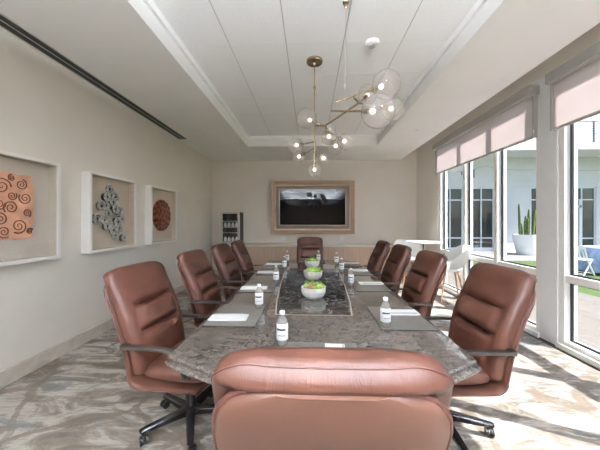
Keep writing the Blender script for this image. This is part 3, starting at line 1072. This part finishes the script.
# ------------------------------------------------------------------ place settings
def make_mat(label):
    t = thing('placemat', label, 'placemat', (0, 0, 0), 0, 'dark placemats on the table')
    add('edge', box(nb(), -.235, .235, -.18, .18, 0, .0045, .001), 'matedge', t)
    add('surface', box(nb(), -.231, .231, -.176, .176, .0045, .0058), 'mat', t)
    return t
def make_pad(label):
    t = thing('notepad', label, 'notepad', (0, 0, 0), 0, 'white notepads on the placemats')
    add('paper', box(nb(), -.135, .135, -.055, .055, 0, .009), 'paper', t)
    p = add('pen_strip', tube(nb(), [(-.115, .045, .013), (.10, .045, .013)], .004, 8), 'silver', t, True)
    return t
def make_bottle(label):
    t = thing('water_bottle', label, 'bottle', (0, 0, 0), 0, 'small water bottles on the table')
    R = .0325
    add('body', lathe(nb(), [(0, .004), (.024, 0), (.030, .004), (R, .016), (R, .055), (R - .002, .06), (R - .002, .115), (R, .12), (R, .135), (.026, .152), (.014, .168), (.013, .176), (0, .176)], seg=28), 'pet', t, True, 60)
    lb = add('label', lathe(nb(), [(R - .001, .034), (R + .0006, .036), (R + .0006, .126), (R - .001, .128)], seg=36), 'cap', t, True, 60)
    b = nb()
    for z0, z1, a0, a1 in ((.090, .101, -2.6, -.9),):
        seg = 12
        lo = [b.verts.new(((R + .0012) * math.cos(a0 + (a1 - a0) * i / seg), (R + .0012) * math.sin(a0 + (a1 - a0) * i / seg), z0)) for i in range(seg + 1)]
        hi = [b.verts.new(((R + .0012) * math.cos(a0 + (a1 - a0) * i / seg), (R + .0012) * math.sin(a0 + (a1 - a0) * i / seg), z1)) for i in range(seg + 1)]
        for i in range(seg): b.faces.new((lo[i], lo[i + 1], hi[i + 1], hi[i]))
    add('dark_band', b, 'ink', lb)
    b = nb()
    for z0, z1, a0, a1 in ((.060, .065, -2.2, -1.0),):
        seg = 8
        lo = [b.verts.new(((R + .0012) * math.cos(a0 + (a1 - a0) * i / seg), (R + .0012) * math.sin(a0 + (a1 - a0) * i / seg), z0)) for i in range(seg + 1)]
        hi = [b.verts.new(((R + .0012) * math.cos(a0 + (a1 - a0) * i / seg), (R + .0012) * math.sin(a0 + (a1 - a0) * i / seg), z1)) for i in range(seg + 1)]
        for i in range(seg): b.faces.new((lo[i], lo[i + 1], hi[i + 1], hi[i]))
    add('small_print', b, 'inkgrey', lb)
    add('cap', lathe(nb(), [(0, .176), (.0155, .174), (.0155, .190), (.013, .193), (0, .193)], seg=20), 'cap', t, True, 50)
    return t
ZTB = .7409
mat0 = make_mat('dark placemat at the near end of the table behind the large chair back')
mat0.location = (.03, 1.385, ZTB)
pad0 = make_pad('white notepad on the near end placemat beside the near chair top')
pad0.location = (.135, 1.392, ZTB + .006); pad0.rotation_euler = (0, 0, -PI / 2 - .03)
bot0 = make_bottle('water bottle nearest the camera on the near end placemat')
bot0.location = (-.158, 1.525, ZTB + .006)
dup(mat0, (.03, 4.86, ZTB), 0, 'dark placemat at the far end of the table before the far chair')
dup(pad0, (-.03, 4.86, ZTB + .006), PI / 2, 'white notepad on the far end placemat before the far chair')
dup(bot0, (.15, 4.745, ZTB + .006), 0, 'water bottle at the far end of the table right of the succulent bowls')
MY = [[2.02, 2.90, 3.78, 4.52], [2.0, 2.98, 3.80, 4.50]]
BL = [[(-.415, 2.17), (-.395, 3.10), (-.385, 4.02), (-.40, 4.70)], [(.507, 1.82), (.455, 3.0), (.45, 3.84), (.445, 4.52)]]
for s in (0, 1):
    sg = -1 if s == 0 else 1
    for i in range(4):
        mx = TC + sg * .60
        nm = f'{SIDE[s]} of the table, {ORD[i]}'
        rz = PI / 2 if s == 0 else -PI / 2
        dup(mat0, (mx, MY[s][i], ZTB), rz, f'dark placemat on the {nm}')
        dup(pad0, (mx + sg * .04, MY[s][i] + (-.09 if s == 0 else .09), ZTB + .006), (.03 if s == 0 else PI) + random.uniform(-.04, .04), f'white notepad on the {nm}')
        x, y = BL[s][i]
        onmat = abs(x - mx) < .17 and abs(y - MY[s][i]) < .22
        dup(bot0, (x, y, ZTB + (.006 if onmat else .0)), random.uniform(-.3, .3), f'water bottle on the {nm}')

# ------------------------------------------------------------------ succulent bowls
def make_bowl(label, loc, rz, seed, mats):
    random.seed(seed)
    t = thing('succulent_bowl', label, 'planter', loc, rz, 'succulent bowls along the table')
    b = nb()
    lathe(b, [(0, 0), (.075, 0), (.100, .022), (.116, .060), (.117, .100), (.108, .100), (.106, .085), (0, .085)], seg=12)
    add('bowl', b, 'pot', t)
    add('soil', lathe(nb(), [(0, .0855), (.104, .0855), (.09, .094), (0, .098)], seg=18), 'soil', t, True)
    for k in range(9):
        a = 2 * PI * k / 8 + random.uniform(-.2, .2); r = .068 if k < 8 else 0
        sz = random.uniform(.030, .042) if k < 8 else .046
        c = Vector((r * math.cos(a), r * math.sin(a), .092))
        b = nb()
        for ring, (cnt, tilt, ln) in enumerate(((8, .35, 1.0), (7, .75, .9), (5, 1.15, .75))):
            for j in range(cnt):
                aa = 2 * PI * j / cnt + ring * .4
                d = Vector((math.cos(aa) * math.cos(tilt), math.sin(aa) * math.cos(tilt), math.sin(tilt)))
                L_ = sz * ln
                tube(b, [c, c + d * L_ * .45, c + d * L_ * .85 + Vector((0, 0, .003)), c + d * L_ + Vector((0, 0, .008))], [.004, .0095, .0075, .001], 6)
        add('rosette', b, mats[k % len(mats)], t, True, 180)
    b = nb()
    for j in range(12):
        a = random.uniform(0, 2 * PI); tl = random.uniform(.8, 1.3)
        d = Vector((math.cos(a) * math.cos(tl), math.sin(a) * math.cos(tl), math.sin(tl)))
        c = Vector((random.uniform(-.03, .03), random.uniform(-.03, .03), .09))
        tube(b, [c, c + d * .04, c + d * .085], [.006, .005, .0008], 6)
    add('spiky_leaves', b, 'succ_green', t, True, 180)
    return t
ZI = .7410
make_bowl('white bowl of succulents nearest the camera on the dark inlay', (.033, 2.52, ZI), .2, 1, ['succ_green', 'succ_pale', 'succ_red'])
make_bowl('white bowl of succulents in the middle of the row of three', (.036, 3.33, ZI), .5, 2, ['succ_green', 'succ_green', 'succ_pale'])
make_bowl('white bowl of succulents farthest from the camera, by the far chair', (.033, 4.22, ZTB), .9, 3, ['succ_green', 'succ_green', 'succ_pale'])

# ------------------------------------------------------------------ round table and tub stools by the window
t = thing('bar_table', 'round white high table in the far right corner', 'table', (2.36, 5.65, 0))
add('top', lathe(nb(), [(0, 1.015), (.34, 1.015), (.35, 1.022), (.35, 1.034), (.34, 1.04), (0, 1.04)], seg=40), 'white', t, True)
add('post', cyl(nb(), (0, 0), .032, .03, 1.015), 'chrome', t, True)
add('foot_plate', lathe(nb(), [(0, 0), (.23, 0), (.23, .012), (.05, .03), (0, .03)], seg=32), 'darkmetal', t, True)
def tub_shell():
    b = nb(); NU, NV = 28, 12
    prof = lambda v: v
    grid = []
    for j in range(NV + 1):
        v = j / NV
        row = []
        for i in range(NU + 1):
            u = -1 + 2 * i / NU
            a = u * 2.15
            hgt = .45 * (1 - .62 * sstep(.25, 1.0, abs(u)))          # back is high, sides slope down
            z = .575 + hgt * v ** 1.3
            r = .15 + .125 * sstep(0, .75, v) + .04 * v
            row.append(b.verts.new((r * math.sin(a), -r * math.cos(a) * 1.02, z)))
        grid.append(row)
    for j in range(NV):
        for i in range(NU):
            b.faces.new((grid[j][i], grid[j][i + 1], grid[j + 1][i + 1], grid[j + 1][i]))
    g = bmesh.ops.solidify(b, geom=b.faces[:], thickness=.018)
    return b
def make_stool(label):
    t = thing('tub_stool', label, 'stool', (0, 0, 0), 0, 'white tub stools by the window')
    add('shell', tub_shell(), 'shell', t, True, 50)
    add('seat', lathe(nb(), [(0, .56), (.15, .56), (.20, .585), (.21, .61), (.17, .63), (0, .63)], (0, .02, 0), 28), 'shell', t, True)
    for sx, sy in ((-1, -1), (1, -1), (-1, 1), (1, 1)):
        add('leg', tube(nb(), [(sx * .10, sy * .10, .562), (sx * .20, sy * .20, 0)], [.018, .011], 10), 'legwood', t, True)
    b = nb()
    k = .155
    tube(b, [(-k, -k, .28), (k, -k, .28), (k, k, .28), (-k, k, .28)], .007, 8, True)
    add('foot_rail', b, 'chrome', t, True)
    return t
st0 = make_stool('white tub stool with wooden legs standing close to the window frame')
st0.location = (2.55, 4.98, 0); st0.rotation_euler = (0, 0, 1.35)
dup(st0, (2.27, 6.25, 0), PI, 'white tub stool behind the round high table in the corner')

# ------------------------------------------------------------------ courtyard outside
struct('deck_ground', box(nb(), XO, 5.62, -8, 10.45, -.2, -.02), 'deck')
struct('lawn', box(nb(), 5.62, 26, -8, 10.45, -.2, -.03), 'lawn')
struct('paving_ground', box(nb(), XO, 26, 10.45, 16.0, -.2, -.02), 'paving')
YW = 13.8
bd = thing('courtyard_building', 'white courtyard building with dark windows and a balcony', 'building', (10, YW, -.02))
ox, oz = 10, -.02
wins = [(6.45, 7.72), (8.0, 9.25), (11.02, 12.35), (12.85, 14.16), (15.3, 16.6), (17.4, 18.7)]
b = nb()
xs = [3.0]
for a, c in wins:
    box(b, xs[-1] - ox, a - ox, 0, .3, 0, 3.2); xs.append(c)
box(b, xs[-1] - ox, 22 - ox, 0, .3, 0, 3.2)
box(b, 3 - ox, 22 - ox, 0, .3, 3.2, 8.2)
add('wall', b, 'facade', bd)
box_low = nb(); box(box_low, 9.35 - ox, 10.95 - ox, -.35, -.002, 0, .42)
add('low_wall', box_low, 'facade', bd)
for n_, (a, c) in enumerate(wins):
    a -= ox; c -= ox
    b = nb(); f = .055
    z0, z1 = .12, 3.2
    mid = (a + c) / 2
    box(b, a, a + f, .04, .12, z0, z1); box(b, c - f, c, .04, .12, z0, z1); box(b, mid - f / 2, mid + f / 2, .04, .12, z0, z1)
    for zz in (z0, .63, 2.55, z1 - f):
        box(b, a + f, mid - f / 2, .04, .12, zz, zz + f); box(b, mid + f / 2, c - f, .04, .12, zz, zz + f)
    if n_ == 3:
        box(b, a + f, a + f + .12, .03, .12, z0, 2.55); box(b, mid - f / 2 - .1, mid - f / 2, .03, .12, z0, 2.55)
        box(b, a + f, mid, .03, .12, 2.18, 2.30)
    box(b, a - .02, c + .02, -.02, .12, .0, z0)
    w = add('window', b, 'extframe', bd)
    add('pane', box(nb(), a + .01, c - .01, .085, .10, z0 + .01, z1 - .01), 'facglass_door' if n_ == 3 else 'facglass', w)
add('balcony_slab', box(nb(), 3 - ox, 22 - ox, -1.5, -.001, 4.68, 4.98), 'facade', bd)
b = nb()
for k in range(9):
    tube(b, [(3 - ox, -1.45, 5.06 + k * .11), (22 - ox, -1.45, 5.06 + k * .11)], .022 if k < 8 else .035, 6)
for k in range(17):
    x = 3.2 - ox + k * 1.17
    box(b, x - .025, x + .025, -1.48, -1.42, 4.98, 5.96)
add('railing', b, 'railing', bd)
add('wall_lamp', box(nb(), 8.02 - ox, 8.20 - ox, -.14, -.002, 3.66, 4.10, .03), 'railing', bd)
# lamp string across the court
t = thing('hanging_string_lights', 'thin cable of string lights across the courtyard', 'string lights', (9, 10.5, 3.3))
pts = []; bulbs = []
for k in range(6):
    xa, xb = -5 + k * 2.6, -5 + (k + 1) * 2.6
    for i in range(8):
        u = i / 8
        pts.append((xa + (xb - xa) * u, .25 * math.sin(xa), -.16 * 4 * u * (1 - u) + .25))
        if i in (2, 6): bulbs.append(pts[-1])
add('cable', tube(nb(), pts, .005, 6), 'cable', t)
for p in bulbs:
    b = nb(); lathe(b, [(0, 0), (.022, -.005), (.022, -.07), (.03, -.10), (.03, -.13), (0, -.15)], p, 10)
    add('bulb_holder', b, 'cable', t, True)
# planter with cactus
t = thing('cactus_planter', 'big white planter with tall green cactus on the courtyard paving', 'planter', (9.75, 12.45, -.02))
b = nb(); NS = 32
lathe(b, [(0, 0), (.33, 0), (.36, .03), (.42, .30), (.52, .86), (.52, .90), (.46, .90), (.45, .80), (0, .80)], seg=NS)
add('pot', b, 'resin', t, True, 40)
add('soil', lathe(nb(), [(0, .801), (.448, .801), (0, .83)], seg=20), 'soil', t, True)
b = nb(); random.seed(11)
for x, y, h, lean in ((-.30, 0, 1.50, -.04), (.10, .05, 1.25, .05), (.24, -.04, 1.22, .12), (-.02, -.1, .85, 0), (.16, .1, .95, .05), (-.16, .06, .62, -.05), (.02, .12, .75, 0), (.30, .02, .7, .08), (-.10, -.06, .95, .02)):
    p0 = Vector((x, y, .80)); st = [p0 + Vector((lean * u * u, 0, h * u)) for u in (0, .2, .4, .6, .8, .95, 1)]
    tube(b, st, [.035, .045, .05, .047, .044, .036, .01], 8)
add('cactus', b, 'cactus', t, True, 30)
# tables and folding chairs on the lawn
t = thing('lawn_table', 'round outdoor table under a pale blue cloth on the lawn', 'table', (8.75, 7.95, -.03))
b = nb(); NS = 48; rings = []
for r, z, wv in ((0, .755, 0), (.70, .755, 0), (.745, .735, 0), (.76, .60, .02), (.79, .35, .045), (.82, .06, .07)):
    if r == 0: rings.append(None); c0 = b.verts.new((0, 0, z)); continue
    rings.append([b.verts.new(((r + wv * math.sin(12 * 2 * PI * k / NS)) * math.cos(2 * PI * k / NS), (r + wv * math.sin(12 * 2 * PI * k / NS)) * math.sin(2 * PI * k / NS), z)) for k in range(NS)])
for k in range(NS): b.faces.new((c0, rings[1][k], rings[1][(k + 1) % NS]))
for a, c in zip(rings[1:], rings[2:]): ring_join(b, a, c)
add('tablecloth', b, 'cloth', t, True, 180)
add('post', cyl(nb(), (0, 0), .05, 0, .74), 'resin', t, True)
add('foot', lathe(nb(), [(0, 0), (.3, 0), (.3, .02), (0, .04)], seg=24), 'resin', t, True)
def make_folding(label):
    t = thing('folding_chair', label, 'chair', (0, 0, 0), 0, 'white folding chairs on the lawn')
    add('seat', box(nb(), -.20, .20, -.19, .20, .43, .455, .008), 'resin', t)
    for s in (-1, 1):
        add('leg', tube(nb(), [(s * .215, .22, 0), (s * .215, -.10, .44), (s * .215, -.25, .82)], .017, 8), 'resin', t, True)
        add('leg', tube(nb(), [(s * .19, -.24, 0), (s * .19, .14, .43)], .017, 8), 'resin', t, True)
    b = nb()
    box(b, -.215, .215, -.262, -.238, .74, .83, .006)
    for k in range(5):
        x = -.16 + k * .08
        tube(b, [(x, -.125, .50), (x, -.245, .76)], .014, 6)
    add('backrest', b, 'resin', t)
    b = nb(); tube(b, [(-.215, .17, .07), (.215, .17, .07)], .012, 8); tube(b, [(-.19, -.19, .06), (.19, -.19, .06)], .012, 8)
    add('crossbar', b, 'resin', t, True)
    return t
f0 = make_folding('white folding chair on the lawn left of the blue-clothed table')
f0.location = (7.50, 7.75, -.03); f0.rotation_euler = (0, 0, -PI / 2 + .35)
dup(f0, (7.95, 8.75, -.03), -PI + .65, 'white folding chair on the lawn behind the blue-clothed table')

# ------------------------------------------------------------------ light
sun = bpy.data.lights.new('sun', 'SUN'); sun.energy = 9.6; sun.angle = math.radians(.6); sun.color = (1, .995, .99)
so = bpy.data.objects.new('sun', sun); C.objects.link(so)
so.location = (8, -3, 12)
so.rotation_euler = Vector((-.69, .307, -1)).to_track_quat('-Z', 'Y').to_euler()
w = bpy.data.worlds.new('sky_world'); S.world = w; w.use_nodes = True
nt = w.node_tree; nt.nodes.clear()
sk = nt.nodes.new('ShaderNodeTexSky'); sk.sky_type = 'NISHITA'
sk.sun_disc = False; sk.sun_elevation = math.radians(52.9); sk.sun_rotation = math.radians(114)
sk.air_density = 1.0; sk.dust_density = 1.6
bg = nt.nodes.new('ShaderNodeBackground'); bg.inputs[1].default_value = .20
ow = nt.nodes.new('ShaderNodeOutputWorld')
nt.links.new(sk.outputs[0], bg.inputs[0]); nt.links.new(bg.outputs[0], ow.inputs[0])

# ------------------------------------------------------------------ camera and render look
cam = bpy.data.cameras.new('camera'); co = bpy.data.objects.new('camera', cam); C.objects.link(co)
co.location = (0, 0, 1.446); co.rotation_euler = (PI / 2, 0, math.radians(2.14))
cam.sensor_width = 36; cam.lens = 268 * 36 / 600; cam.shift_y = -3 / 600
cam.clip_start = .02
S.camera = co
S.view_settings.view_transform = 'Standard'; S.view_settings.look = 'None'
S.view_settings.gamma = 1; S.view_settings.use_curve_mapping = False
S.view_settings.exposure = 1.1
cy_ = S.cycles
cy_.max_bounces = 12; cy_.diffuse_bounces = 7; cy_.glossy_bounces = 5; cy_.transmission_bounces = 8; cy_.transparent_max_bounces = 24
cy_.use_denoising = True
cy_.caustics_reflective = False; cy_.caustics_refractive = False
cy_.sample_clamp_indirect = 8
